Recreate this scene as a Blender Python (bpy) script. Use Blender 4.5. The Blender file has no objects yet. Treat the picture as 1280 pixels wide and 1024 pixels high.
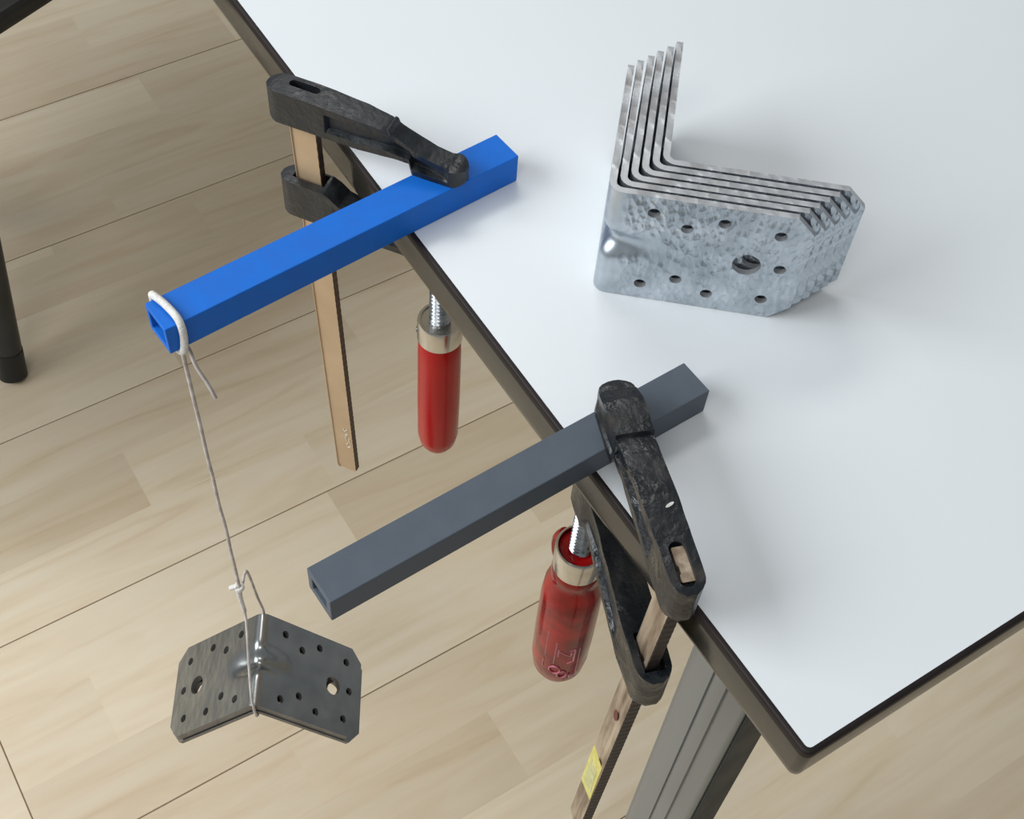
import bpy, bmesh, math, random
from mathutils import Vector, Matrix, noise
from mathutils.geometry import delaunay_2d_cdt
random.seed(7)
C = bpy.context.scene.collection
PI = math.pi
TZ = 0.72                                   # height of the table top above the floor

# ------------------------------------------------------------ camera
cam = bpy.data.cameras.new('camera'); co = bpy.data.objects.new('camera', cam); C.objects.link(co)
cam.sensor_width = 36; cam.lens = 1649.6 / 1280 * 36; cam.clip_start = 0.02; cam.clip_end = 50
Rr = [(0.84652578, -0.52928484, 0.05702333), (-0.40668705, -0.71210231, -0.57229008), (0.34351091, 0.46126770, -0.81806626)]
X = Vector(Rr[0]); Y = -Vector(Rr[1]); Z = -Vector(Rr[2])
M = Matrix((X, Y, Z)).transposed().to_4x4(); M.translation = Vector((-0.20794704, -0.07610159, 0.46542898 + TZ))
co.matrix_world = M
bpy.context.scene.camera = co

# ------------------------------------------------------------ light
vs = bpy.context.scene.view_settings
vs.view_transform = 'Standard'; vs.look = 'None'; vs.gamma = 1.0; vs.use_curve_mapping = False; vs.exposure = 0.0
w = bpy.data.worlds.new('room_light'); bpy.context.scene.world = w; w.use_nodes = True
bg = w.node_tree.nodes['Background']; bg.inputs[0].default_value = (0.90, 0.95, 1.0, 1); bg.inputs[1].default_value = 0.31

def area(name, loc, target, sx, sy, power, col):
    l = bpy.data.lights.new(name, 'AREA'); l.shape = 'RECTANGLE'; l.size = sx; l.size_y = sy; l.energy = power; l.color = col
    o = bpy.data.objects.new(name, l); C.objects.link(o); o.location = loc
    o.rotation_euler = (Vector(target) - Vector(loc)).to_track_quat('-Z', 'Y').to_euler()
    return o
area('window_light', (-1.9, 1.1, 2.0), (-.1, 0.3, 0.5), 1.9, 1.3, 64, (0.93, 0.97, 1.0))
area('ceiling_light', (0.4, 1.7, 2.7), (0.3, 1.2, 0), 1.2, 0.5, 15, (1.0, 0.98, 0.95))
area('ceiling_light', (-1.1, -0.6, 2.7), (-1.0, -0.2, 0), 1.2, 0.5, 14, (1.0, 0.97, 0.92))

# ------------------------------------------------------------ materials
def newmat(name):
    m = bpy.data.materials.new(name); m.use_nodes = True
    nt = m.node_tree; return m, nt, nt.nodes, nt.links, nt.nodes['Principled BSDF']
def N(nodes, t, **kw):
    n = nodes.new(t)
    for k, v in kw.items(): setattr(n, k, v)
    return n
def ramp(nodes, stops):
    r = nodes.new('ShaderNodeValToRGB'); e = r.color_ramp.elements
    while len(e) < len(stops): e.new(0.5)
    for i, (p, c) in enumerate(stops): e[i].position = p; e[i].color = (*c, 1)
    return r
def noisy(name, c1, c2, scale=40, rough=(0.35, 0.5), metal=0.0, bump=0.0, bscale=300, stretch=(1, 1, 1), lo=0.35, hi=0.65, spec=None, coat=0, detail=4, bdist=0.001):
    m, nt, nd, lk, p = newmat(name)
    tc = N(nd, 'ShaderNodeTexCoord'); mp = N(nd, 'ShaderNodeMapping'); mp.inputs['Scale'].default_value = stretch
    lk.new(tc.outputs['Object'], mp.inputs[0])
    n = N(nd, 'ShaderNodeTexNoise'); n.inputs['Scale'].default_value = scale; n.inputs['Detail'].default_value = detail
    lk.new(mp.outputs[0], n.inputs['Vector'])
    r = ramp(nd, [(lo, c1), (hi, c2)]); lk.new(n.outputs[0], r.inputs[0]); lk.new(r.outputs[0], p.inputs['Base Color'])
    mr = N(nd, 'ShaderNodeMapRange'); mr.inputs[1].default_value = lo; mr.inputs[2].default_value = hi
    mr.inputs[3].default_value = rough[0]; mr.inputs[4].default_value = rough[1]
    lk.new(n.outputs[0], mr.inputs[0]); lk.new(mr.outputs[0], p.inputs['Roughness'])
    p.inputs['Metallic'].default_value = metal
    if spec is not None: p.inputs['Specular IOR Level'].default_value = spec
    if coat: p.inputs['Coat Weight'].default_value = coat; p.inputs['Coat Roughness'].default_value = 0.12
    if bump:
        b = N(nd, 'ShaderNodeBump'); b.inputs['Strength'].default_value = bump; b.inputs['Distance'].default_value = bdist
        n2 = N(nd, 'ShaderNodeTexNoise'); n2.inputs['Scale'].default_value = bscale; n2.inputs['Detail'].default_value = 3
        lk.new(mp.outputs[0], n2.inputs['Vector']); lk.new(n2.outputs[0], b.inputs['Height']); lk.new(b.outputs[0], p.inputs['Normal'])
    return m

M_white = noisy('white_laminate', (0.702, 0.738, 0.760), (0.714, 0.750, 0.772), 6, (0.33, 0.37), bump=0.10, bscale=900, bdist=0.0004)
M_edge = noisy('edge_plastic', (0.020, 0.018, 0.014), (0.028, 0.025, 0.019), 30, (0.16, 0.22), bump=0.06, bscale=200, spec=0.45)
M_lip = noisy('edge_lip', (0.010, 0.007, 0.007), (0.018, 0.012, 0.011), 60, (0.5, 0.6), spec=0.25)
M_leg = noisy('satin_aluminium', (0.19, 0.20, 0.20), (0.225, 0.235, 0.235), 20, (0.36, 0.42), metal=0.35, bump=0.03, bscale=400, stretch=(1, 1, 0.02))
M_shade_foot = noisy('leg_shade_and_foot_plastic', (0.014, 0.020, 0.021), (0.020, 0.027, 0.028), 40, (0.5, 0.6), spec=0.25)  # dark tone for the painted shade on the legs, also the feet
M_blue = noisy('blue_print_plastic', (0.002, 0.125, 0.54), (0.003, 0.140, 0.59), 90, (0.55, 0.62), spec=0.3, bump=0.12, bscale=700, bdist=0.0004)
M_grey = noisy('grey_print_plastic', (0.074, 0.092, 0.116), (0.084, 0.102, 0.127), 90, (0.55, 0.62), spec=0.35, bump=0.12, bscale=700, bdist=0.0004)
M_string = noisy('cotton_string', (0.62, 0.60, 0.56), (0.76, 0.75, 0.72), 900, (0.85, 0.9), bump=0.5, bscale=1500, bdist=0.0004)
M_string2 = noisy('worn_string', (0.40, 0.35, 0.32), (0.62, 0.58, 0.54), 120, (0.85, 0.9), bump=0.5, bscale=1500, bdist=0.0004)
M_enamel = noisy('black_enamel', (0.006, 0.008, 0.010), (0.018, 0.021, 0.024), 90, (0.30, 0.52), bump=0.45, bscale=260, bdist=0.0012)
M_brass = noisy('yellow_zinc_bar', (0.50, 0.36, 0.22), (0.58, 0.43, 0.27), 30, (0.42, 0.5), metal=0.25, bump=0.12, bscale=500)
M_brassedge = noisy('serrated_steel', (0.055, 0.030, 0.020), (0.10, 0.055, 0.038), 200, (0.5, 0.6), metal=0.3)
M_darkedge = noisy('grimy_serration', (0.010, 0.007, 0.006), (0.030, 0.020, 0.016), 200, (0.5, 0.6), metal=0.2)
M_red = noisy('red_lacquer', (0.34, 0.001, 0.002), (0.39, 0.002, 0.003), 14, (0.20, 0.28), spec=0.28)
M_redworn = noisy('worn_red_lacquer', (0.13, 0.001, 0.001), (0.31, 0.003, 0.004), 70, (0.12, 0.22), bump=0.10, bscale=70, spec=0.32, bdist=0.001)
M_chrome = noisy('nickel_steel', (0.52, 0.50, 0.46), (0.64, 0.62, 0.58), 40, (0.16, 0.26), metal=1.0)
M_screw = noisy('zinc_screw', (0.26, 0.29, 0.32), (0.45, 0.48, 0.51), 200, (0.25, 0.35), metal=1.0)
M_chair = noisy('black_plastic', (0.006, 0.006, 0.006), (0.010, 0.010, 0.010), 40, (0.45, 0.55))
M_chairleg = noisy('black_tube', (0.016, 0.016, 0.015), (0.026, 0.026, 0.024), 40, (0.35, 0.45))
M_yellow = noisy('yellow_sticker', (0.56, 0.49, 0.13), (0.66, 0.60, 0.20), 300, (0.5, 0.6))
M_yellow2 = noisy('pale_sticker', (0.42, 0.42, 0.20), (0.60, 0.58, 0.28), 300, (0.5, 0.6))
M_mark = noisy('bright_scratch', (0.80, 0.78, 0.72), (0.92, 0.90, 0.86), 300, (0.2, 0.3), metal=0.6)
M_emboss = noisy('embossed_red', (0.36, 0.08, 0.12), (0.46, 0.14, 0.18), 300, (0.3, 0.4), coat=0.3)
M_rust = noisy('rust_spot', (0.10, 0.03, 0.02), (0.17, 0.05, 0.035), 300, (0.6, 0.7))

def galv(name, c1, c2, rough, bstr, bsc, metal=0.9):
    m, nt, nd, lk, p = newmat(name)
    tc = N(nd, 'ShaderNodeTexCoord')
    n = N(nd, 'ShaderNodeTexNoise'); n.inputs['Scale'].default_value = 55; n.inputs['Detail'].default_value = 5
    v = N(nd, 'ShaderNodeTexVoronoi'); v.inputs['Scale'].default_value = bsc
    mp = N(nd, 'ShaderNodeMapping'); mp.inputs['Scale'].default_value = (1, 1, 0.55); mp.inputs['Rotation'].default_value = (0.3, 0.5, 0.4)
    lk.new(tc.outputs['Object'], n.inputs['Vector']); lk.new(tc.outputs['Object'], mp.inputs[0]); lk.new(mp.outputs[0], v.inputs['Vector'])
    r = ramp(nd, [(0.30, c1), (0.70, c2)]); lk.new(n.outputs[0], r.inputs[0]); lk.new(r.outputs[0], p.inputs['Base Color'])
    p.inputs['Metallic'].default_value = metal; p.inputs['Roughness'].default_value = rough
    n2 = N(nd, 'ShaderNodeTexNoise'); n2.inputs['Scale'].default_value = bsc; n2.inputs['Detail'].default_value = 4
    lk.new(mp.outputs[0], n2.inputs['Vector'])
    ad = N(nd, 'ShaderNodeMath', operation='ADD'); lk.new(v.outputs['Distance'], ad.inputs[0]); lk.new(n2.outputs[0], ad.inputs[1])
    b = N(nd, 'ShaderNodeBump'); b.inputs['Distance'].default_value = 0.0012
    at = N(nd, 'ShaderNodeAttribute', attribute_name='pressed'); mk_ = N(nd, 'ShaderNodeMath', operation='MULTIPLY_ADD')
    mk_.inputs[1].default_value = -bstr; mk_.inputs[2].default_value = bstr; lk.new(at.outputs['Fac'], mk_.inputs[0]); lk.new(mk_.outputs[0], b.inputs['Strength'])
    lk.new(ad.outputs[0], b.inputs['Height']); lk.new(b.outputs[0], p.inputs['Normal'])
    return m
# pressed: 1 where the rolling texture is ironed out (bend and rib)
M_galv = galv('galvanised_steel', (0.35, 0.40, 0.44), (0.62, 0.67, 0.72), 0.34, 0.95, 330)
M_galv2e = galv('dark_sheared_edge', (0.13, 0.125, 0.12), (0.24, 0.235, 0.225), 0.5, 0.1, 120, 0.6)
M_galve = galv('sheared_steel_edge', (0.34, 0.33, 0.33), (0.64, 0.67, 0.69), 0.42, 0.35, 160, 0.7)
M_galv2 = galv('smooth_galvanised_steel', (0.26, 0.27, 0.265), (0.36, 0.37, 0.36), 0.24, 0.10, 180)

def barmat():                                   # worn bar of the near clamp: brown grime over zinc
    m, nt, nd, lk, p = newmat('worn_zinc_bar')
    tc = N(nd, 'ShaderNodeTexCoord'); mp = N(nd, 'ShaderNodeMapping'); mp.inputs['Scale'].default_value = (1, 1, 0.16)
    lk.new(tc.outputs['Object'], mp.inputs[0])
    n = N(nd, 'ShaderNodeTexNoise'); n.inputs['Scale'].default_value = 160; n.inputs['Detail'].default_value = 6; lk.new(mp.outputs[0], n.inputs['Vector'])
    r = ramp(nd, [(0.28, (0.12, 0.075, 0.05)), (0.46, (0.29, 0.22, 0.155)), (0.66, (0.50, 0.41, 0.31))])
    lk.new(n.outputs[0], r.inputs[0]); lk.new(r.outputs[0], p.inputs['Base Color'])
    p.inputs['Metallic'].default_value = 0.35; p.inputs['Roughness'].default_value = 0.42
    return m
M_worn = barmat()

def enamel_worn():
    m, nt, nd, lk, p = newmat('scuffed_black_enamel')
    tc = N(nd, 'ShaderNodeTexCoord')
    n = N(nd, 'ShaderNodeTexNoise'); n.inputs['Scale'].default_value = 55; n.inputs['Detail'].default_value = 8; lk.new(tc.outputs['Object'], n.inputs['Vector'])
    r = ramp(nd, [(0.54, (0.006, 0.008, 0.010)), (0.66, (0.022, 0.018, 0.016)), (0.78, (0.09, 0.065, 0.045))])
    lk.new(n.outputs[0], r.inputs[0]); lk.new(r.outputs[0], p.inputs['Base Color'])
    mr = N(nd, 'ShaderNodeMapRange'); mr.inputs[1].default_value = 0.4; mr.inputs[2].default_value = 0.7; mr.inputs[3].default_value = 0.24; mr.inputs[4].default_value = 0.6
    lk.new(n.outputs[0], mr.inputs[0]); lk.new(mr.outputs[0], p.inputs['Roughness'])
    b = N(nd, 'ShaderNodeBump'); b.inputs['Strength'].default_value = 0.6; b.inputs['Distance'].default_value = 0.0014
    n2 = N(nd, 'ShaderNodeTexNoise'); n2.inputs['Scale'].default_value = 190; n2.inputs['Detail'].default_value = 3
    lk.new(tc.outputs['Object'], n2.inputs['Vector']); lk.new(n2.outputs[0], b.inputs['Height']); lk.new(b.outputs[0], p.inputs['Normal'])
    return m
M_enamel2 = enamel_worn()

def floormat():                                 # beech three-strip laminate, printed strips and grain
    m, nt, nd, lk, p = newmat('beech_laminate')
    tc = N(nd, 'ShaderNodeTexCoord'); sp = N(nd, 'ShaderNodeSeparateXYZ'); lk.new(tc.outputs['Object'], sp.inputs[0])
    oi = N(nd, 'ShaderNodeObjectInfo')
    off = N(nd, 'ShaderNodeMath', operation='MULTIPLY'); off.inputs[1].default_value = 37.0; lk.new(oi.outputs['Random'], off.inputs[0])
    # strips: three rows in the board, cut every ~0.45 m at staggered places
    row = N(nd, 'ShaderNodeMath', operation='MULTIPLY'); row.inputs[1].default_value = 1 / 0.0745; lk.new(sp.outputs['Y'], row.inputs[0])
    rf = N(nd, 'ShaderNodeMath', operation='FLOOR'); lk.new(row.outputs[0], rf.inputs[0])
    sh = N(nd, 'ShaderNodeMath', operation='MULTIPLY_ADD'); sh.inputs[1].default_value = 0.377; lk.new(rf.outputs[0], sh.inputs[0]); lk.new(off.outputs[0], sh.inputs[2])
    cx = N(nd, 'ShaderNodeMath', operation='MULTIPLY_ADD'); cx.inputs[1].default_value = 1 / 0.46; lk.new(sp.outputs['X'], cx.inputs[0]); lk.new(sh.outputs[0], cx.inputs[2])
    cf = N(nd, 'ShaderNodeMath', operation='FLOOR'); lk.new(cx.outputs[0], cf.inputs[0])
    cb = N(nd, 'ShaderNodeCombineXYZ'); lk.new(cf.outputs[0], cb.inputs[0]); lk.new(rf.outputs[0], cb.inputs[1]); lk.new(off.outputs[0], cb.inputs[2])
    wn = N(nd, 'ShaderNodeTexWhiteNoise'); lk.new(cb.outputs[0], wn.inputs['Vector'])
    # grain
    mp = N(nd, 'ShaderNodeMapping'); mp.inputs['Scale'].default_value = (1.6, 14, 1)
    ofv = N(nd, 'ShaderNodeCombineXYZ'); o2 = N(nd, 'ShaderNodeMath', operation='MULTIPLY_ADD'); o2.inputs[1].default_value = 9.0
    lk.new(wn.outputs['Value'], o2.inputs[0]); lk.new(off.outputs[0], o2.inputs[2]); lk.new(o2.outputs[0], ofv.inputs[0]); lk.new(o2.outputs[0], ofv.inputs[1])
    va = N(nd, 'ShaderNodeVectorMath', operation='ADD'); lk.new(tc.outputs['Object'], va.inputs[0]); lk.new(ofv.outputs[0], va.inputs[1]); lk.new(va.outputs[0], mp.inputs[0])
    g = N(nd, 'ShaderNodeTexNoise'); g.inputs['Scale'].default_value = 2.6; g.inputs['Detail'].default_value = 7; g.inputs['Distortion'].default_value = 1.4
    lk.new(mp.outputs[0], g.inputs['Vector'])
    g2 = N(nd, 'ShaderNodeTexNoise'); g2.inputs['Scale'].default_value = 9; g2.inputs['Detail'].default_value = 8; lk.new(mp.outputs[0], g2.inputs['Vector'])
    r = ramp(nd, [(0.26, (0.61, 0.485, 0.330)), (0.42, (0.665, 0.550, 0.395)), (0.60, (0.69, 0.588, 0.440)), (0.80, (0.70, 0.61, 0.465))]); lk.new(g.outputs[0], r.inputs[0])
    r2 = ramp(nd, [(0.25, (0.95, 0.94, 0.92)), (0.60, (1.0, 1.0, 1.0))]); lk.new(g2.outputs[0], r2.inputs[0])
    mx = N(nd, 'ShaderNodeMix', data_type='RGBA', blend_type='MULTIPLY'); mx.inputs[0].default_value = 0.6
    lk.new(r.outputs[0], mx.inputs[6]); lk.new(r2.outputs[0], mx.inputs[7])
    r3 = ramp(nd, [(0.0, (0.88, 0.855, 0.82)), (0.5, (0.97, 0.965, 0.955)), (1.0, (1.04, 1.05, 1.05))]); lk.new(wn.outputs['Value'], r3.inputs[0])
    mx2 = N(nd, 'ShaderNodeMix', data_type='RGBA', blend_type='MULTIPLY'); mx2.inputs[0].default_value = 1.0
    lk.new(mx.outputs[2], mx2.inputs[6]); lk.new(r3.outputs[0], mx2.inputs[7])
    # small dark knots
    v = N(nd, 'ShaderNodeTexVoronoi'); v.inputs['Scale'].default_value = 7.5; mp3 = N(nd, 'ShaderNodeMapping'); mp3.inputs['Scale'].default_value = (0.75, 1, 1)
    lk.new(va.outputs[0], mp3.inputs[0]); lk.new(mp3.outputs[0], v.inputs['Vector'])
    kr = ramp(nd, [(0.014, (0.55, 0.42, 0.32)), (0.030, (1, 1, 1))]); lk.new(v.outputs['Distance'], kr.inputs[0])
    mx3 = N(nd, 'ShaderNodeMix', data_type='RGBA', blend_type='MULTIPLY'); mx3.inputs[0].default_value = 1.0
    lk.new(mx2.outputs[2], mx3.inputs[6]); lk.new(kr.outputs[0], mx3.inputs[7])
    lk.new(mx3.outputs[2], p.inputs['Base Color'])
    p.inputs['Roughness'].default_value = 0.42
    return m
M_floor = floormat()
M_gap = noisy('joint_dark', (0.24, 0.17, 0.11), (0.28, 0.20, 0.13), 20, (0.7, 0.8))

# ------------------------------------------------------------ helpers
def obj(name, bm, mat, parent=None, smooth=None, bevel=None, segs=2):
    me = bpy.data.meshes.new(name); bmesh.ops.recalc_face_normals(bm, faces=bm.faces[:]); bm.to_mesh(me); bm.free()
    for m in (mat if isinstance(mat, (list, tuple)) else [mat]): me.materials.append(m)
    if smooth is not None:
        for f in me.polygons: f.use_smooth = True
        me.set_sharp_from_angle(angle=math.radians(smooth))
    o = bpy.data.objects.new(name, me); C.objects.link(o)
    if parent: o.parent = parent
    if bevel:
        b = o.modifiers.new('bevel', 'BEVEL'); b.width = bevel; b.segments = segs; b.limit_method = 'ANGLE'; b.angle_limit = math.radians(32); b.harden_normals = False
    return o
def thing(name, label, cat, loc=(0, 0, 0), rz=0.0, group=None):
    o = bpy.data.objects.new(name, None); C.objects.link(o); o.location = loc; o.rotation_euler = (0, 0, rz); o.empty_display_size = 0.05
    return tag(o, label, cat, group)
def tag(o, label, cat, group=None):
    o['label'] = label; o['category'] = cat
    if group: o['group'] = group
    return o
def add_box(bm, a, b, mi=0):
    x0, y0, z0 = a; x1, y1, z1 = b
    v = [bm.verts.new(q) for q in ((x0, y0, z0), (x1, y0, z0), (x1, y1, z0), (x0, y1, z0), (x0, y0, z1), (x1, y0, z1), (x1, y1, z1), (x0, y1, z1))]
    fs = [(0, 3, 2, 1), (4, 5, 6, 7), (0, 1, 5, 4), (1, 2, 6, 5), (2, 3, 7, 6), (3, 0, 4, 7)]
    out = []
    for f in fs:
        q = bm.faces.new([v[i] for i in f]); q.material_index = mi; out.append(q)
    return out
def add_loft(bm, rings, close=True, mi=0):
    R = [[bm.verts.new(p) for p in r] for r in rings]; n = len(R[0])
    for a, b in zip(R, R[1:]):
        for i in range(n):
            f = bm.faces.new((a[i], a[(i + 1) % n], b[(i + 1) % n], b[i])); f.material_index = mi
    if close:
        bm.faces.new(R[0][::-1]).material_index = mi; bm.faces.new(R[-1]).material_index = mi
    return R
def add_lathe(bm, prof, seg=40, c=(0, 0), mi=0):
    return add_loft(bm, [[(c[0] + r * math.cos(2 * PI * i / seg), c[1] + r * math.sin(2 * PI * i / seg), z) for i in range(seg)] for r, z in prof], mi=mi)
def smooth_path(pts, sub=8):
    P = [Vector(p) for p in pts]; P = [2 * P[0] - P[1]] + P + [2 * P[-1] - P[-2]]; out = []
    for i in range(1, len(P) - 2):
        for k in range(sub):
            t = k / sub; a, b, c, d = P[i - 1:i + 3]
            out.append(0.5 * ((2 * b) + (c - a) * t + (2 * a - 5 * b + 4 * c - d) * t * t + (3 * b - a - 3 * c + d) * t ** 3))
    out.append(P[-2]); return out
def add_tube(bm, path, r, seg=10, mi=0):
    path = [Vector(p) for p in path]; rings = []; prev = None
    for i, p in enumerate(path):
        t = (path[min(i + 1, len(path) - 1)] - path[max(i - 1, 0)]).normalized()
        if prev is None:
            a = t.cross(Vector((0, 0, 1))); a = a.normalized() if a.length > 1e-3 else Vector((1, 0, 0))
        else: a = (prev - t * prev.dot(t)).normalized()
        prev = a; b = t.cross(a); rr = r(i / (len(path) - 1)) if callable(r) else r
        rings.append([p + (a * math.cos(2 * PI * k / seg) + b * math.sin(2 * PI * k / seg)) * rr for k in range(seg)])
    add_loft(bm, rings, mi=mi)

# ------------------------------------------------------------ floor: laminate boards
fl = bpy.data.objects.new('floor', None)
bm = bmesh.new(); add_box(bm, (-2.2, -1.2, -0.02), (2.8, 3.4, -0.0010)); fl = obj('floor', bm, M_gap); fl['kind'] = 'structure'
ys = [-0.955, -0.732, -0.510, -0.287, -0.063, 0.159, 0.381, 0.600, 0.822, 1.060, 1.288, 1.512, 1.735, 1.958, 2.18]
starts = {6: -0.313}; stag = [-.62, -.48, -.70, -.55, -.66, -.58]
PB = {}
k = 0
for i in range(len(ys) - 1):
    y0, y1 = ys[i], ys[i + 1]; L = 1.285
    s0 = starts.get(i, stag[i % 6])
    x = s0
    while x > -1.7: x -= L
    while x < 2.0:
        key = round(y1 - y0, 4)
        if key not in PB:
            b = bmesh.new(); g = 0.0006; h = 0.0014
            add_loft(b, [[(g, g, -0.0009), (L - g, g, -0.0009), (L - g, y1 - y0 - g, -0.0009), (g, y1 - y0 - g, -0.0009)],
                         [(g, g, -0.0003), (L - g, g, -0.0003), (L - g, y1 - y0 - g, -0.0003), (g, y1 - y0 - g, -0.0003)],
                         [(g + .0004, g + .0004, 0), (L - g - .0004, g + .0004, 0), (L - g - .0004, y1 - y0 - g - .0004, 0), (g + .0004, y1 - y0 - g - .0004, 0)]])
            me = bpy.data.meshes.new('floor_board'); b.to_mesh(me); b.free(); me.materials.append(M_floor); PB[key] = me
        o = bpy.data.objects.new('floor_board', PB[key]); C.objects.link(o); o.parent = fl; o.location = (x, y0, 0)
        x += L; k += 1

# ------------------------------------------------------------ table
TX, TY, TH = 0.80, 1.60, 0.025
table = thing('table', 'white-topped table with dark edging and an aluminium leg at its near corner', 'table', (0, 0, 0))
def rrect(x0, y0, x1, y1, r, n=6):
    out = []
    for cx, cy, a0 in ((x1 - r, y1 - r, 0), (x0 + r, y1 - r, 90), (x0 + r, y0 + r, 180), (x1 - r, y0 + r, 270)):
        for k in range(n + 1):
            a = math.radians(a0 + 90 * k / n); out.append((cx + r * math.cos(a), cy + r * math.sin(a)))
    return out
E = 0.0022
bm = bmesh.new(); add_loft(bm, [[(x, y, z) for x, y in rrect(0.0007, 0.0007, TX - .0007, TY - .0007, 0.0024)] for z in (TZ - TH + .001, TZ)])
obj('tabletop', bm, M_white, table)
# edge band: a rounded strip running round the board
def band(prof, name, mat):
    bm = bmesh.new(); rings = []
    for d, z in prof: rings.append([(x, y, z) for x, y in rrect(-d, -d, TX + d, TY + d, 0.0032 + d)])
    inner0 = [(x, y, prof[0][1]) for x, y in rrect(0.0015, 0.0015, TX - .0015, TY - .0015, 0.0022)]
    inner1 = [(x, y, prof[-1][1]) for x, y in rrect(0.0015, 0.0015, TX - .0015, TY - .0015, 0.0022)]
    R = [inner0] + rings + [inner1]
    V = [[bm.verts.new(p) for p in r] for r in R]; n = len(V[0])
    for a, b in zip(V, V[1:] + V[:1]):
        for i in range(n): bm.faces.new((a[i], a[(i + 1) % n], b[(i + 1) % n], b[i]))
    return obj(name, bm, mat, table, smooth=50)
band([(-.0009, TZ + .0001), (.0001, TZ - .0000), (.0007, TZ - .0007), (.0009, TZ - .0018), (.0009, TZ - .0042)], 'edge_lip', M_lip)
band([(.0006, TZ - .0042), (.0008, TZ - .007), (.0008, TZ - .019), (.0004, TZ - .0228), (-.0004, TZ - .0246), (-.0011, TZ - .025)], 'edge_band', M_edge)
# leg
HX, HY = 0.0140, 0.0230
def leg_section():
    pts = []; r = 0.0115
    def arc(cx, cy, r, a0, a1, n=7):
        for k in range(n): a = math.radians(a0 + (a1 - a0) * k / (n - 1)); pts.append((cx + r * math.cos(a), cy + r * math.sin(a)))
    arc(-HX + 0.003, -HY + 0.003, 0.003, 270, 180)
    for y, d in ((-.0100, 0), (-.0096, .0014), (-.0084, .0014), (-.0080, 0), (-.0010, 0), (-.0005, -.0012), (.0007, -.0012), (.0012, 0)): pts.append((-HX - d, y))
    arc(-HX + r, HY - r, r, 180, 152, 4)
    pts.append((-HX + r + (r - .0008) * math.cos(math.radians(148)), HY - r + (r - .0008) * math.sin(math.radians(148))))
    arc(-HX + r, HY - r, r, 144, 118, 4)
    pts.append((-HX + r + (r - .0008) * math.cos(math.radians(114)), HY - r + (r - .0008) * math.sin(math.radians(114))))
    arc(-HX + r, HY - r, r, 110, 90, 3)
    arc(HX - 0.004, HY - 0.004, 0.004, 90, 0)
    arc(HX - 0.004, -HY + 0.004, 0.004, 0, -90)
    return pts
def add_leg(x, y, sx, sy):
    S = [(x + a * sx, y + b * sy) for a, b in leg_section()]
    bm = bmesh.new(); add_loft(bm, [[(a, b, z) for a, b in S] for z in (0.012, TZ - TH)])
    l = obj('leg', bm, M_leg, table, smooth=28)
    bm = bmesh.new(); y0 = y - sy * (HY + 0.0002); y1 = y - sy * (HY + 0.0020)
    add_box(bm, (x - 0.0112, min(y0, y1), 0.012), (x + 0.0112, max(y0, y1), TZ - TH)); obj('leg_shade_strip', bm, M_shade_foot, l, bevel=.0005)  # added dark strip: paints the shade on this face of the leg
    bm = bmesh.new(); add_loft(bm, [[(x + (a - x) * q, y + (b - y) * q, z) for a, b in S] for z, q in ((0.0, 0.9), (0.003, 1.02), (0.012, 1.02))])
    obj('foot', bm, M_shade_foot, l, smooth=30)
LX, LY = 0.0585, 0.0765
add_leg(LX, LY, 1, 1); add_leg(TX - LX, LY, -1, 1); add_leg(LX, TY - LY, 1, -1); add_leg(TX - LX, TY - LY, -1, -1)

# ------------------------------------------------------------ square tubes
def tube(name, label, loc, yaw, L, wd, h, t, mat, group=None):
    bm = bmesh.new()
    o = [(0, -wd, 0), (0, 0, 0), (0, 0, h), (0, -wd, h)]
    i_ = [(0, -wd + t, t), (0, -t, t), (0, -t, h - t), (0, -wd + t, h - t)]
    def ring(q, x): return [bm.verts.new((x, b, c)) for a, b, c in q]
    O0, O1, I0, I1 = ring(o, 0), ring(o, L), ring(i_, 0), ring(i_, L)
    for k in range(4):
        j = (k + 1) % 4
        bm.faces.new((O0[k], O0[j], O1[j], O1[k])); bm.faces.new((I0[k], I1[k], I1[j], I0[j]))
        bm.faces.new((O0[k], I0[k], I0[j], O0[j])); bm.faces.new((O1[k], O1[j], I1[j], I1[k]))
    ob = obj(name, bm, mat, bevel=0.00045, segs=2); ob.location = (loc[0], loc[1], TZ + 0.0002); ob.rotation_euler = (0, 0, yaw)
    return tag(ob, label, 'tube', group)
HB, HD = 0.01672, 0.01525
tube('square_tube', 'bright blue hollow square plastic tube jutting off the table with string at its end', (-.12806, .30297), .08562, .18921, .0180, HB, .0024, M_blue)
tube('square_tube', 'dark grey hollow square plastic tube clamped overhanging the table edge', (-.12617, .15409), .04133, .18511, .01767, HD, .0034, M_grey)

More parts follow.
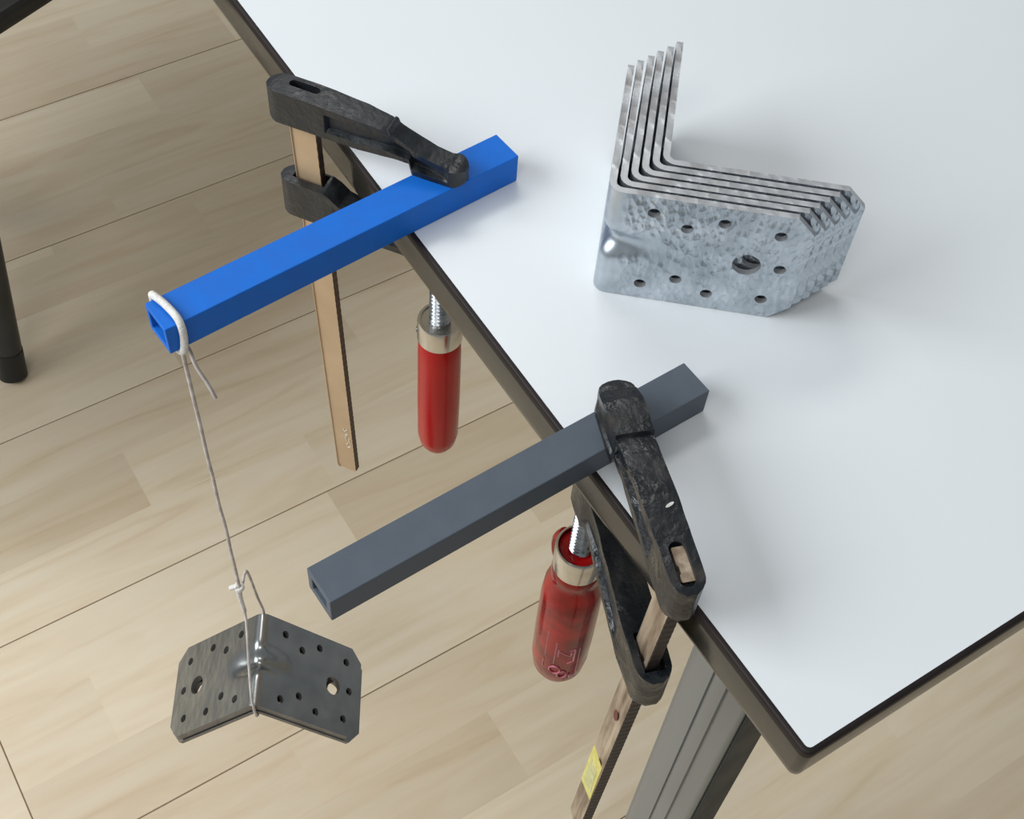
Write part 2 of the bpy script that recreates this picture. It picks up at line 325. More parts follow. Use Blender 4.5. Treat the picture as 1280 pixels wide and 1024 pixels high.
# ------------------------------------------------------------ punched angle brackets
HOLES = [(21, 23, 2.75), (36.3, 16.5, 2.75), (51.4, 23, 2.75), (76, 20.5, 2.75), (65.2, 0, 6.4), (80, 0, 2.75), (21, -23, 2.75), (36.3, -16.5, 2.75), (51.4, -23, 2.75), (76, -21, 2.75)]
def bracket_mesh(name, mat, T=3.0, Ro=6.0, round_c=False):
    """Plate bent 90 degrees; legs along +x and +y from the outer corner at the origin, width along z (0..65 mm). Built in mm."""
    LL, W, ch = 90.0, 65.0, 9.0
    Rm = Ro - T / 2; arc = Rm * PI / 2; A = LL - Ro               # flat length of a leg
    tot = 2 * A + arc; pts = []; edges = []
    def poly(q):
        b = len(pts); pts.extend(q); edges.extend([(b + i, b + (i + 1) % len(q)) for i in range(len(q))])
    # u: developed length 0..tot , t: -32.5..32.5 ; inner rounded end corners via chamfers
    outl = [(ch, -W / 2), (tot - ch, -W / 2), (tot, -W / 2 + ch), (tot, W / 2 - ch), (tot - ch, W / 2), (ch, W / 2), (0, W / 2 - ch), (0, -W / 2 + ch)]
    fine = []
    for i, a in enumerate(outl):
        b = outl[(i + 1) % len(outl)]; d = math.dist(a, b); n = max(1, int(d / 1.6)) if d > 30 else max(1, int(d / 4))
        fine += [(a[0] + (b[0] - a[0]) * k / n, a[1] + (b[1] - a[1]) * k / n) for k in range(n)]
    poly(fine)
    circ = []
    for side in (0, 1):
        for s, t, r in HOLES:
            u = (A + arc + (s - Ro)) if side else (A - (s - Ro))
            circ.append((u, t, r)); n = 28 if r > 4 else 16
            poly([(u + r * math.cos(2 * PI * k / n), t + r * math.sin(2 * PI * k / n)) for k in range(n)])
    # interior grid, fine around the bend and the rib
    u = 3.0
    uc = A + arc / 2
    while u < tot - 2:
        near = abs(u - uc) < 32; st = 1.3 if near else 4.0
        t = -30.5
        while t <= 31:
            if all(math.hypot(u - c[0], t - c[1]) > c[2] + 1.0 for c in circ):
                d = min(u, tot - u); lim = W / 2 - max(0, ch - d) - 0.8
                if abs(t) < lim: pts.append((u + random.uniform(-.01, .01), t + random.uniform(-.01, .01)))
            t += 1.3 if (near and abs(t) < 13) else 3.0
        u += st
    r = delaunay_2d_cdt([Vector(q) for q in pts], edges, [], 0, 1e-5)
    V, F = r[0], r[2]
    def keep(f):
        cx = sum(V[i].x for i in f) / 3; cy = sum(V[i].y for i in f) / 3
        if any(math.hypot(cx - c[0], cy - c[1]) < c[2] * 0.97 for c in circ): return False
        d = min(cx, tot - cx); return abs(cy) < W / 2 - max(0, ch - d) + 1e-4
    F = [f for f in F if keep(f)]
    def place(u, t, off):
        # off: signed distance from mid surface, + = outer side
        v = abs(u - uc)
        q_ = max(0.0, 1 - v / 30.0); rib = 6.0 * (q_ * q_ * (3 - 2 * q_)) * math.exp(-abs(t / 6.6) ** 2.4)
        if u < A:      # leg along +y
            y = Ro + (A - u); px, py, nx, ny = T / 2, y, -1, 0
        elif u > A + arc:
            x = Ro + (u - A - arc); px, py, nx, ny = x, T / 2, 0, -1
        else:
            a = (u - A) / Rm; nx, ny = -math.cos(a), -math.sin(a); px, py = Ro + Rm * nx, Ro + Rm * ny
        # rib pressed towards the inside along the bisector
        k = rib / math.sqrt(2)
        return ((px + nx * off + k) / 1000, (py + ny * off + k) / 1000, (t + W / 2) / 1000)
    bm = bmesh.new(); lay = bm.verts.layers.float.new('pressed')
    VO = [bm.verts.new(place(v.x, v.y, T / 2)) for v in V]; VI = [bm.verts.new(place(v.x, v.y, -T / 2)) for v in V]
    cnt = {}
    for f in F:
        bm.faces.new([VO[i] for i in f]); bm.faces.new([VI[i] for i in reversed(f)])
        for a, b in ((f[0], f[1]), (f[1], f[2]), (f[2], f[0])):
            cnt.setdefault((min(a, b), max(a, b)), []).append((a, b))
    for e, l in cnt.items():
        if len(l) == 1: a, b = l[0]; bm.faces.new((VO[b], VO[a], VI[a], VI[b])).material_index = 1
    for i, q in enumerate(V):
        v = abs(q.x - uc); m_ = max(math.exp(-(v / 8.5) ** 4), 0.95 * math.exp(-(v / 27) ** 6 - (q.y / 9.0) ** 4)); VO[i][lay] = m_; VI[i][lay] = m_
    bmesh.ops.delete(bm, geom=[v for v in bm.verts if not v.link_faces], context='VERTS')
    bmesh.ops.recalc_face_normals(bm, faces=bm.faces[:])
    me = bpy.data.meshes.new(name); bm.to_mesh(me); bm.free(); me.materials.append(mat[0]); me.materials.append(mat[1])
    for f in me.polygons: f.use_smooth = True
    me.set_sharp_from_angle(angle=math.radians(42))
    return me
BM1 = bracket_mesh('angle_bracket', (M_galv, M_galve)); BM2 = bracket_mesh('hanging_angle_bracket', (M_galv2, M_galv2e))
yaw = -.71389
ords = ['frontmost of six, punched face in full view', 'second of six from the front', 'third of six from the front',
        'fourth of six from the front', 'fifth of six from the front', 'rearmost and innermost of six']
for i in range(6):
    o = bpy.data.objects.new('angle_bracket', BM1); C.objects.link(o)
    o.location = (.0553 + i * .00592 + 0.00002 * i, .2251 + i * .00044, TZ + .0003); o.rotation_euler = (0, 0, yaw + (0.0, .002, -.002, .001, -.001, .002)[i])
    tag(o, 'galvanised angle bracket on the table, ' + ords[i], 'bracket', 'angle brackets nested on the table')
# three brackets hanging like a roof from the string; ridge along v
HA = -.53995; HC = Vector((-.11762, .29502, TZ - .34375))
hl = ['topmost of three with punched faces showing', 'middle one of three', 'undermost of three']
ridge = Vector((-math.sin(HA), math.cos(HA), 0))
for i in range(3):
    o = bpy.data.objects.new('angle_bracket', BM2); C.objects.link(o)
    # local x,y legs -> (right,down) and (left,down); local z -> ridge
    rt = Vector((math.cos(HA), math.sin(HA), 0)); dn = Vector((0, 0, -1))
    # local frame must stay right handed: x cross y = z
    lx = (rt + dn).normalized(); ly = (-rt + dn).normalized()
    lz = lx.cross(ly); m = Matrix((lx, ly, lz)).transposed().to_4x4()
    base = HC + dn * (0.0049 * i) - lz * 0.0325 + lz * (0, .0006, -.0002)[i] + rt * (0, -.0003, .0003)[i]
    m.translation = base; o.matrix_world = m
    tag(o, 'grey steel angle bracket slung from the string, ' + hl[i], 'bracket', 'angle brackets hanging on the string')

# ------------------------------------------------------------ string
st = thing('string', 'thin pale string tied round the blue tube end and holding the hanging brackets', 'string', (-.1189, .2952, TZ))
def L(p): return (p[0] / 1000 + .1189, p[1] / 1000 - .2952, p[2] / 1000)
ty = lambda x: .08562
bm = bmesh.new(); r1 = 1.75; h = HB * 1000 + .3; c, s = math.cos(.08562), math.sin(.08562)
def on(d, t, z): # tube coords: d along from its end, t across (0 back .. -18 front)
    return L((-128.06 + d * c - t * s, 302.97 + d * s + t * c, z))
loop = [on(4.6, -9, -r1), on(5.0, -1, -r1), on(5.0, r1, 0.5), on(4.8, r1, h - .6), on(5.0, 0.4, h + r1 * .8), on(6.2, -5, h + r1), on(7.0, -11, h + r1), on(7.2, -16.6, h + r1 * .95), on(7.0, -18 - r1, h - 1.4), on(6.8, -18 - r1, 8), on(5.6, -18 - r1, 1.2), on(4.9, -17.2, -r1), on(4.4, -11, -r1 * 1.1), on(4.6, -8.5, -r1 * 1.2)]
add_tube(bm, smooth_path(loop, 8), r1 / 1000, 12); obj('loop', bm, M_string, st, smooth=60)
bm = bmesh.new()
def wob(a, b, n, amp, seed):
    a, b = Vector(a), Vector(b); out = []
    for k in range(n + 1):
        t = k / n; e = math.sin(PI * t)
        out.append(a.lerp(b, t) + Vector((noise.noise((t * 5, seed, 0)), noise.noise((t * 5, seed, 5)), 0)) * amp * e)
    return out
path = wob(L((-119.9, 290.5, -2.0)), L((-118.9, 295.2, -30)), 5, .0002, 1) + wob(L((-118.9, 295.2, -32)), L((-118.9, 295.2, -243)), 14, .0011, 3)[1:]
add_tube(bm, smooth_path(path, 4), 0.00098, 8); obj('cord', bm, M_string2, st, smooth=60)
bm = bmesh.new(); add_tube(bm, smooth_path([on(8.0, -13, -2.2), on(10, -13.5, -8), on(10.2, -17, -17), on(11.5, -24, -25), on(12.0, -28, -31)], 6), 0.0009, 8); obj('tail', bm, M_string2, st, smooth=60)
# knot: a few turns around the cord
kz = -244; kc = Vector((-118.9, 295.2, kz)); bm = bmesh.new()
sidev = Vector((.85, -.53, 0))
turn = []
for k in range(34):
    a = 2 * PI * k / 13; turn.append(L(kc + Vector((2.0 * math.cos(a), 2.0 * math.sin(a), -1.6 + 3.2 * k / 33))))
add_tube(bm, turn, 0.0011, 8)
add_tube(bm, smooth_path([L(kc + Vector((0, 0, 1))), L(kc - sidev * 3.2 + Vector((0, 0, .3))), L(kc - sidev * 5.4 + Vector((0, 0, -1.6)))], 6), lambda t: .0017 - .0005 * abs(t - .6), 10)
add_tube(bm, smooth_path([L(kc + Vector((-.9, .4, -1))), L(kc + Vector((-.9, .3, -14))), L(kc + Vector((-.3, 0, -31)))], 6), lambda t: .00175 - .0004 * t, 10)
obj('knot', bm, M_string, st, smooth=60)
# sling round the bend of the brackets
v = Vector((ridge.x, ridge.y, 0)); rc = Vector((-117.62, 295.02, -343.75))
far = rc + v * 34.0; nearp = rc - v * 34.3
inside = -18.5
bm = bmesh.new()
sl = [kc + Vector((.3, .2, -1)), kc + Vector((-.6, 0, -20)), kc + Vector((-1.6, -3.2, -38)), rc - v * 20 + Vector((-1.2, .6, 42)) * .72 , rc - v * 30.5 + Vector((-.8, .4, 8)), nearp + Vector((0, 0, 1.2)), nearp + Vector((0, 0, -9)), rc - v * 32.2 + Vector((0, 0, inside - 2)), rc - v * 25 + Vector((0, 0, inside - 7)), rc + Vector((0, 0, inside - 8)), rc + v * 25 + Vector((0, 0, inside - 7)), rc + v * 33 + Vector((0, 0, inside)), far + Vector((0, 0, -8)), far + Vector((0, 0, 2)), rc + v * 26 + Vector((.5, 0, 34)), rc + v * 13.5 + Vector((1.5, 0, 90)), rc + v * 9 + Vector((.5, 0, 97)), rc + v * 4 + Vector((0, 0, 97)), kc + Vector((1.5, 1.5, 0))]
add_tube(bm, smooth_path([L(q) for q in sl], 7), 0.00095, 8); obj('sling', bm, M_string2, st, smooth=60)

# ------------------------------------------------------------ bar clamps
def arm_mesh(secs, step=0.0015, jitter=0.00022, seed=0, exp=None):
    """secs: (s, z_bottom, z_top, n_near, n_far, recess) in mm; I-shaped section lofted along s."""
    secs = [tuple(a / 1000 for a in q) for q in secs]
    rings = []; s = secs[0][0]; end = secs[-1][0]; ss = []
    while s < end: ss.append(s); s += step
    ss.append(end); ss = sorted(set(ss) | {q[0] for q in secs})
    for s in ss:
        k = max(i for i in range(len(secs)) if secs[i][0] <= s + 1e-9); k = min(k, len(secs) - 2)
        a, b = secs[k], secs[k + 1]; t = (s - a[0]) / (b[0] - a[0]) if b[0] > a[0] else 0
        a_ = a if len(a) > 6 else a + (0.0,); b_ = b if len(b) > 6 else b + (0.0,)
        zb, zt, n0, n1, rc, ti = [a_[j] + (b_[j] - a_[j]) * t for j in range(1, 7)]
        H = zt - zb; fl = min(0.0040, H * 0.26); e = min(0.0012, H * .08)
        q = [(n0, zb), (n0, zb + fl), (n0 + rc, zb + fl + e), (n0 + max(rc, ti), zt - fl - e), (n0 + ti, zt - fl), (n0 + ti, zt), ((n0 + n1) / 2, zt + .0003), (n1 - ti, zt), (n1 - ti, zt - fl), (n1 - max(rc, ti), zt - fl - e), (n1 - rc, zb + fl + e), (n1, zb + fl), (n1, zb), ((n0 + n1) / 2, zb)]
        ring = []
        for j, (n_, z_) in enumerate(q):
            d = noise.noise((s * 120 + seed, n_ * 200, z_ * 200)) * jitter; d2 = noise.noise((s * 120 + seed, n_ * 200 + 9, z_ * 200)) * jitter
            ring.append((s, n_ + d, z_ + d2))
        rings.append(ring)
    bm = bmesh.new(); add_loft(bm, rings); return bm
def end_round(s0, s1, zb, zt, n0, n1, rc=0.0, n=5, front=False):
    """sections that round the end of an arm in plan; s0 is the tip, s1 where the width is full"""
    out = []; c = (n0 + n1) / 2; hw = (n1 - n0) / 2
    for k in range(n):
        t = k / (n - 1); f = math.sqrt(max(0.0, 1 - (1 - t) ** 2)) if t > 0 else 0.30
        f = max(f, 0.30); dz = 1.4 * (1 - f)
        out.append((s0 + (s1 - s0) * t, zb + dz, zt - dz, c - hw * f, c + hw * f, rc))
    return out if not front else [(a[0],) + a[1:] for a in out][::-1]
def cut(o, bmc):
    me = bpy.data.meshes.new('cut'); bmesh.ops.recalc_face_normals(bmc, faces=bmc.faces[:]); bmc.to_mesh(me); bmc.free()
    c_ = bpy.data.objects.new('cut', me); C.objects.link(c_); c_.parent = o.parent; c_.matrix_parent_inverse = o.matrix_parent_inverse
    md = o.modifiers.new('slot', 'BOOLEAN'); md.operation = 'DIFFERENCE'; md.object = c_; md.solver = 'EXACT'
    bpy.context.view_layer.update(); dg = bpy.context.evaluated_depsgraph_get()
    nm = bpy.data.meshes.new_from_object(o.evaluated_get(dg)); o.modifiers.clear(); o.data = nm; nm.name = o.name
    bpy.data.objects.remove(c_); return o
def stadium(bm, s0, s1, n0, n1, z0, z1, n=8):
    r = (n1 - n0) / 2; c_ = (n0 + n1) / 2; P = []
    for k in range(n + 1): a = -PI / 2 + PI * k / n; P.append((s1 - r + r * math.cos(a), c_ + r * math.sin(a)))
    for k in range(n + 1): a = PI / 2 + PI * k / n; P.append((s0 + r + r * math.cos(a), c_ + r * math.sin(a)))
    add_loft(bm, [[(x, y, z) for x, y in P] for z in (z0, z1)])
def finish(o, ang=38, bev=.0007):
    for f in o.data.polygons: f.use_smooth = True
    o.data.set_sharp_from_angle(angle=math.radians(ang))
def bar_mesh(w0, w1, t0, t1, z0, z1, tilt, groove=None, serr=True, chamf=.0015):
    """flat bar: wide in local x (w0..w1), thick in local y (t0 near face .. t1). Notched narrow edge at w1."""
    bm = bmesh.new(); rings = []; n = 120; gd = 0.0007
    W = w1 - w0
    for k in range(n + 1):
        z = z0 + (z1 - z0) * k / n; dy = tilt * -z
        nt = 0.00009 * (1 if k % 2 else -1) if serr else 0
        sx = 0
        if z - z0 < .002: sx = chamf * (1 - (z - z0) / .002)
        sg = 1 if W > 0 else -1; e = 0.0004 * sg
        a0, a1 = w0 + sx * sg, w1 - sx * sg + nt
        yn, yf = t0 + dy, t1 + dy; g = (math.copysign(gd, t1 - t0))
        f = groove or (0.12, 0.16, 0.84, 0.88)
        X_ = [a0 + e, a0 + (a1 - a0) * f[0], a0 + (a1 - a0) * f[1], a0 + (a1 - a0) * f[2], a0 + (a1 - a0) * f[3], a1 - e]
        Y_ = [yn, yn, yn + g, yn + g, yn, yn]
        q = [(x, y, z) for x, y in zip(X_, Y_)] + [(a1, yn + math.copysign(.0004, g), z), (a1, yf - math.copysign(.0004, g), z), (a1 - e, yf, z), (a0 + e, yf, z), (a0, yf - math.copysign(.0004, g), z), (a0, yn + math.copysign(.0004, g), z)]
        rings.append(q)
    R = add_loft(bm, rings)
    for f in bm.faces:
        c_ = f.calc_center_median()
        if abs(c_.x - w1) < .0006: f.material_index = 1
    return bm
def handle(parent, x, y, ztop, prof, mats, seg=44, tilt=0.0, screw_top=-0.027, fer=None, worn=False):
    sb = bmesh.new(); rings = []; r0 = 0.0052; z = screw_top; n = 0     # trapezoidal thread
    zs = []
    while z > ztop - .006: zs.append(z); z -= 0.00075
    for i, zz in enumerate(zs):
        rings.append([(x + (r0 + 0.0009 * math.sin(2 * PI * zz / .003 + 2 * PI * k / 20)) * math.cos(2 * PI * k / 20), y + (r0 + 0.0009 * math.sin(2 * PI * zz / .003 + 2 * PI * k / 20)) * math.sin(2 * PI * k / 20), zz) for k in range(20)])
    add_loft(sb, rings[::-1]); sc = obj('screw', sb, M_screw, parent, smooth=60)
    pb = bmesh.new(); add_lathe(pb, [(0.0085, screw_top - .004), (0.0085, screw_top + .0003), (0.006, screw_top + .0012), (0.001, screw_top + .0013)], 28, (x, y)); obj('pressure_plate', pb, M_enamel, parent, smooth=40)
    hb = bmesh.new(); add_lathe(hb, [(r, ztop + z_) for r, z_ in prof], seg, (x, y)); h_ = obj('handle', hb, mats, parent, smooth=50)
    fb = bmesh.new(); add_lathe(fb, [(r, ztop + z_) for r, z_ in fer], seg, (x, y)); obj('ferrule', fb, M_chrome, h_, smooth=40)
    return h_

# --- far clamp (on the blue tube)
A1 = math.radians(-55)
k1 = thing('bar_clamp', 'black and brass-toned bar clamp pressing on the blue tube, smooth straight red handle', 'clamp', (-.0234, .3742, TZ), A1)
n0, n1 = -5.5, 8.2
hb1 = HB * 1000 + .4
secs = end_round(-10, -2.5, 20, 39.5, n0, n1) + [(15, 20, 39.5, n0, n1, 0), (22.5, 20, 39.2, n0, n1, 0), (24, 20.2, 39, n0, n1, 2.8), (40, 20.5, 38.2, n0, n1, 3.0, .5), (53, 21.5, 36.6, n0 + .2, n1 - .2, 3.2, 1.2), (58.5, 22.2, 34.6, n0 + .2, n1 - .2, 3.6, 1.8), (66.5, 23, 31.2, n0, n1 - .2, 3.8, 1.5), (68.2, hb1, 30.5, n0 - .6, n1, 3.8, 1.6), (76, hb1, 28.2, n0 - .8, n1, 3.8, 1.8), (84, hb1, 27.0, n0 - .6, n1 - .2, 2.0, 1.6), (86, hb1, 26.8, n0 - .5, n1 - .2, 1.0, .8)] + end_round(93.5, 87, hb1, 26.6, n0 - .4, n1 - .2, 0.2, front=True)
o = obj('fixed_jaw', arm_mesh(secs, seed=1), M_enamel, k1)
c1 = bmesh.new(); stadium(c1, .0005, .0165, .0012, .0056, .0345, .050); cut(o, c1); finish(o)
b = o.modifiers.new('bevel', 'BEVEL'); b.width = .0009; b.segments = 2; b.limit_method = 'ANGLE'; b.angle_limit = math.radians(35)
# raised rib across the arm
bm = bmesh.new(); add_loft(bm, [[(.0535 + a, y, z) for a, z in ((0, .0340), (.0008, .0383), (.0026, .0379), (.0040, .0340))] for y in (-.0038, .0064)]); obj('cross_rib', bm, M_enamel, o, bevel=.0006)
o = obj('bar', bar_mesh(.0, .0148, .0, .0046, -.312, .034, .045, groove=(.04, .07, .95, .97)), [M_brass, M_brassedge], k1)
bm = bmesh.new()                                   # stamped mark near the lower end
for (x, z, a, l, w_) in ((.0088, -.2600, .5, .0030, .0006), (.0104, -.2592, -.5, .0030, .0006), (.0102, -.2650, -.7, .0034, .0009), (.0082, -.2668, .9, .0020, .0005), (.0095, -.2705, .2, .0036, .0005), (.0118, -.2718, .2, .0034, .0005), (.0100, -.2765, -.4, .0030, .0005), (.0112, -.2800, -.7, .0036, .0009)):
    dx, dz = math.sin(a) * l / 2, -math.cos(a) * l / 2; px, pz = math.cos(a) * w_ / 2, math.sin(a) * w_ / 2
    y0 = .045 * -z + .00058
    add_loft(bm, [[(x - dx - px, y, z - dz - pz), (x - dx + px, y, z - dz + pz), (x + dx + px, y, z + dz + pz), (x + dx - px, y, z + dz - pz)] for y in (y0, y0 - .00035)])
mk = obj('stamped_mark', bm, M_mark, o)
secs = end_round(-8, -1, -43.5, -19.5, n0 + .3, n1, 0) + [(18, -43.5, -19.5, n0 + .3, n1, 0), (22, -43.5, -21.5, n0 + .3, n1, .6), (27, -44, -25.5, n0 + .3, n1, 1.6), (34, -44.5, -27.2, n0 + .6, n1, 2.6), (60, -45, -28.2, n0 + 1.5, n1 - 1, 2.6), (71, -46, -29, n0 + 1, n1 - .5, 1.0), (74, -52, -30, n0 - 1, n1 + 1, 0), (86, -52, -30, n0 - 1, n1 + 1, 0)] + end_round(91, 86.5, -52, -30, n0 - 1, n1 + 1, 0, front=True)
o = obj('sliding_jaw', arm_mesh(secs, seed=4), M_enamel, k1)
c1 = bmesh.new(); add_box(c1, (-.0012, -.0006, -.0232), (.0165, .0072, -.010)); cut(o, c1); finish(o)
b = o.modifiers.new('bevel', 'BEVEL'); b.width = .0010; b.segments = 2; b.limit_method = 'ANGLE'; b.angle_limit = math.radians(35)
Rb = .0118
handle(k1, .0810, .0016, -.0925, [(.0055, -.004), (Rb - .0008, -.004), (Rb - .0006, -.014), (Rb, -.0155), (Rb + .0004, -.03), (Rb + .0006, -.075), (Rb + .0004, -.108), (Rb - .0008, -.116), (Rb - .0035, -.1215), (Rb - .0075, -.1238), (.001, -.1242)], M_red,
       fer=[(.0062, -.0012), (Rb - .0018, -.0012), (Rb - .0012, .0), (Rb, .0), (Rb + .0006, -.0012), (Rb + .0008, -.0150), (Rb - .0001, -.0150), (Rb - .001, -.003)])
hh = [q for q in k1.children if q.name.startswith('handle')][0]
bm = bmesh.new(); ang = math.radians(205)
import mathutils
pc = Vector((.0810 + (Rb + .0006) * math.cos(ang), .0016 + (Rb + .0006) * math.sin(ang), -.0925 - .0095)); nn = Vector((math.cos(ang), math.sin(ang), 0)); tt = Vector((-nn.y, nn.x, 0))
add_loft(bm, [[pc + nn * d + tt * r * math.cos(2 * PI * k / 14) + Vector((0, 0, r * math.sin(2 * PI * k / 14))) for k in range(14)] for d, r in ((-.001, .0021), (.0004, .0020), (.0007, .0010))])
obj('rivet', bm, M_screw, hh, smooth=50)

# --- near clamp (on the grey tube); local +y points away from the table
A2 = math.radians(71)
k2 = thing('bar_clamp', 'scuffed black bar clamp with grimy bar pressing on the dark grey tube, bulbous red handle', 'clamp', (-.0121, .0848, TZ), A2)
f0, f1 = -12.6, 1.6
hb_ = HD * 1000 + .4
secs = end_round(-21, -13, 13.5, 36, f0, f1) + [(3, 14, 36, f0, f1, 0), (5, 14.5, 36, f0, f1 + .1, 0), (6.5, 15, 36, f0, f1 + .2, 2.8), (25, 19, 36.2, f0, f1 + .7, 2.8), (42, 20, 34.5, f0 + .2, f1 + 1.0, 2.8), (50.5, 20.5, 33.2, f0 + .2, f1 + 1.2, 2.6), (51.5, hb_ + 1.0, 33.0, f0 - .3, f1 + 1.6, 1.8), (52.5, hb_, 35.0, f0 - .4, f1 + 1.9, 1.2), (60, hb_, 34.6, f0 - .6, f1 + 2.0, 1.1), (70, hb_, 33.5, f0 - .5, f1 + 2.0, 1.0), (76, hb_, 31.5, f0, f1 + 1.8, .8)] + end_round(82.5, 77, hb_, 30.5, f0 + .2, f1 + 1.6, 0.2, front=True)
o = obj('fixed_jaw', arm_mesh(secs, seed=9, jitter=.00045), M_enamel2, k2)
c1 = bmesh.new(); stadium(c1, -.0178, .0015, -.0086, -.0020, .0325, .046); cut(o, c1); finish(o)
b = o.modifiers.new('bevel', 'BEVEL'); b.width = .0011; b.segments = 2; b.limit_method = 'ANGLE'; b.angle_limit = math.radians(35)
bm = bmesh.new()                                    # chip in the enamel
add_loft(bm, [[(.0170 + .0006 * math.cos(a) - .0009 * math.sin(a), -.0080 + .0019 * math.sin(a) + .0003 * math.cos(a), z) for a in [2 * PI * k / 12 for k in range(12)]] for z in (.0362, .03665)])
ch_ = obj('paint_chip', bm, M_mark, o)
B0 = -.0022
o = obj('bar', bar_mesh(.0, -.0149, B0, B0 - .0055, -.258, .0345, .037, groove=(.50, .55, .74, .79), chamf=.0022), [M_worn, M_darkedge], k2)
def patch(poly, y_off, mat, name, parent):
    bm = bmesh.new(); add_loft(bm, [[(x, B0 + .037 * -z + d, z) for x, z in poly] for d in (y_off - .0004, y_off)]); return obj(name, bm, mat, parent)
bm = bmesh.new()
patch([(-.0002, -.1640), (-.0134, -.1620), (-.0142, -.2045), (-.0004, -.2110)], .0004, M_yellow, 'sticker', o)
sk = [q for q in o.children if q.name.startswith('sticker')][0]
patch([(-.0030, -.1750), (-.0108, -.1735), (-.0125, -.1985), (-.0030, -.2035)], .0006, M_yellow2, 'sticker_print', sk)
patch([(-.0075 + .0022 * math.cos(a), -.1085 + .0042 * math.sin(a)) for a in [2 * PI * k / 12 for k in range(12)]], .0003, M_rust, 'rust_spot', o)
# sliding jaw
g0, g1 = -11.5, 4.3
secs = end_round(-22, -14, -66, -41, g0 - .5, g1 - .6, 0) + [(-6, -66, -41, g0 - .5, g1 - .4, 0), (2, -66, -41, g0, g1, 0), (8, -65.5, -40, g0, g1, 0.4), (20, -64, -37, g0 + .4, g1, 2.2), (50, -56, -32, g0 + 1.0, g1, 2.2), (62, -54, -30.5, g0 + .8, g1 + .3, 1.4), (66, -58, -30, g0 - .4, g1 + 1.2, 0), (80, -58, -30, g0 - .4, g1 + 1.2, 0)] + end_round(85, 80.5, -58, -30, g0 - .4, g1 + 1.2, 0, front=True)
o = obj('sliding_jaw', arm_mesh(secs, seed=15, jitter=.0004), M_enamel2, k2)
c1 = bmesh.new(); add_box(c1, (-.0168, -.0088, -.0475), (.0016, .0004, -.020)); cut(o, c1); finish(o)
b = o.modifiers.new('bevel', 'BEVEL'); b.width = .0012; b.segments = 2; b.limit_method = 'ANGLE'; b.angle_limit = math.radians(35)
Rd = .0157
handle(k2, .0750, -.0020, -.0960, [(.0055, -.0024), (.0100, -.0020), (.0111, -.003), (.0111, -.016), (.0126, -.018), (.0128, -.024), (.0120, -.027), (.0124, -.031), (.0150, -.038), (Rd + .0002, -.050), (Rd + .0004, -.090), (Rd, -.118), (Rd - .0012, -.130), (Rd - .0045, -.1385), (Rd - .009, -.1430), (.001, -.1445)], M_redworn,
       fer=[(.0112, -.0150), (.0112, -.0012), (.0113, .0), (.0121, .0), (.0127, -.0012), (.0126, -.0180), (.0113, -.0180)])
hh = [q for q in k2.children if q.name.startswith('handle')][0]
bm = bmesh.new()
add_tube(bm, smooth_path([(.0750 + .0128, -.0020 + .004, -.104), (.0750 + .0150, -.0020 + .006, -.112), (.0750 + .0146, -.0020 + .006, -.122), (.0750 + .0120, -.0020 + .004, -.130)], 5), .0032, 10)
obj('handle_collar', bm, M_redworn, hh, smooth=50)
# embossed lines and signs low on the handle (facing the camera)
def on_h(a_deg, z): a = math.radians(a_deg); return Vector((.0750 + (Rd + .0003) * math.cos(a), -.0020 + (Rd + .0003) * math.sin(a), -.0960 + z))
bm = bmesh.new()
def stroke(a0, z0_, a1, z1_, r=.00035, n=6): add_tube(bm, [on_h(a0 + (a1 - a0) * k / n, z0_ + (z1_ - z0_) * k / n) for k in range(n + 1)], r, 6)
CA = 170
stroke(CA - 42, -.070, CA - 42, -.098); stroke(CA - 44, -.104, CA - 44, -.114)
stroke(CA - 22, -.078, CA - 22, -.104); stroke(CA + 26, -.086, CA + 26, -.124)
for (a, b_, c_, d_) in ((-16, -.086, -16, -.094), (-14, -.088, 8, -.093), (8, -.093, 10, -.089), (16, -.086, 16, -.100), (16, -.100, 4, -.102), (16, -.086, 6, -.087)): stroke(CA + a, b_, CA + c_, d_, .0006)
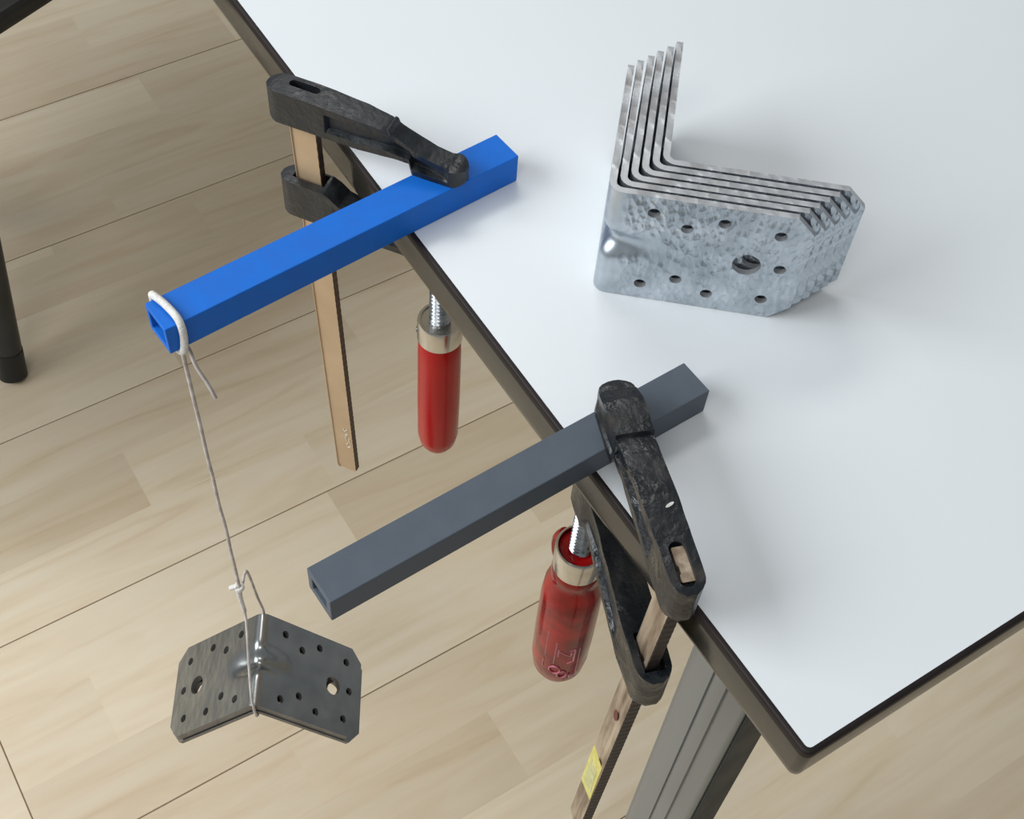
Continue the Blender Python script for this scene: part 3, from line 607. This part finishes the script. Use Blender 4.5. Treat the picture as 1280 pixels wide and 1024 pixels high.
for cx, cz, ra, rz in ((-18, -.112, 11, .0042), (-2, -.117, 9, .0040)):
    P = [on_h(CA + cx + ra * math.cos(t), cz + rz * math.sin(t)) for t in [2 * PI * k / 16 for k in range(17)]]; add_tube(bm, P, .0006, 6)
stroke(CA + 14, -.118, CA + 16, -.122, .0008)
obj('embossed_writing', bm, M_emboss, hh, smooth=60)

# ------------------------------------------------------------ chair at the upper left
ch = thing('chair', 'black chair at the upper left, only a seat edge and one leg in view', 'chair', (-.16, 1.09, 0), math.radians(22))
c22, s22 = math.cos(math.radians(22)), math.sin(math.radians(22))
def toc(x, y): x += .16; y -= 1.09; return (x * c22 + y * s22, -x * s22 + y * c22)
e0 = toc(-.0602, .8836)
bm = bmesh.new(); P = rrect(-.395, e0[1], .170, e0[1] + .43, .04, 8)
add_loft(bm, [[(x, y, z) for x, y in P] for z in (.435, .455)]); seat = obj('seat', bm, M_chair, ch, bevel=.006, segs=3)
ft = toc(-.159, .898); tp = toc(-.086, 1.000)
ymid = e0[1] + .215; xm = -.1625
for sx in (1, -1):
    for sy in (1, -1):
        f_ = (xm + (ft[0] - xm) * sx, ymid + (ft[1] - ymid) * sy); t_ = (xm + (tp[0] - xm) * sx, ymid + (tp[1] - ymid) * sy)
        a = Vector((f_[0], f_[1], .004)); b_ = Vector((t_[0], t_[1], .436))
        bm = bmesh.new(); add_tube(bm, [a.lerp(b_, .03), b_], .0145, 20); l = obj('leg', bm, M_chairleg, ch, smooth=40)
        bm = bmesh.new(); add_tube(bm, [a, a.lerp(b_, .01), a.lerp(b_, .05), a.lerp(b_, .075)], lambda t: .0150 if t < .2 else .0152, 20); obj('rubber_foot', bm, M_chair, l, smooth=40)
bm = bmesh.new(); P = [(-.19, e0[1] + .425), (.17, e0[1] + .425)]
for x in (-.34, .015): bm = bmesh.new(); add_tube(bm, [(x, e0[1] + .40, .44), (x, e0[1] + .44, .60), (x, e0[1] + .455, .80)], .0125, 14); obj('back_frame', bm, M_chairleg, ch, smooth=40)
bm = bmesh.new(); add_box(bm, (-.37, e0[1] + .445, .60), (.045, e0[1] + .465, .84)); obj('backrest', bm, M_chair, ch, bevel=.008, segs=3)
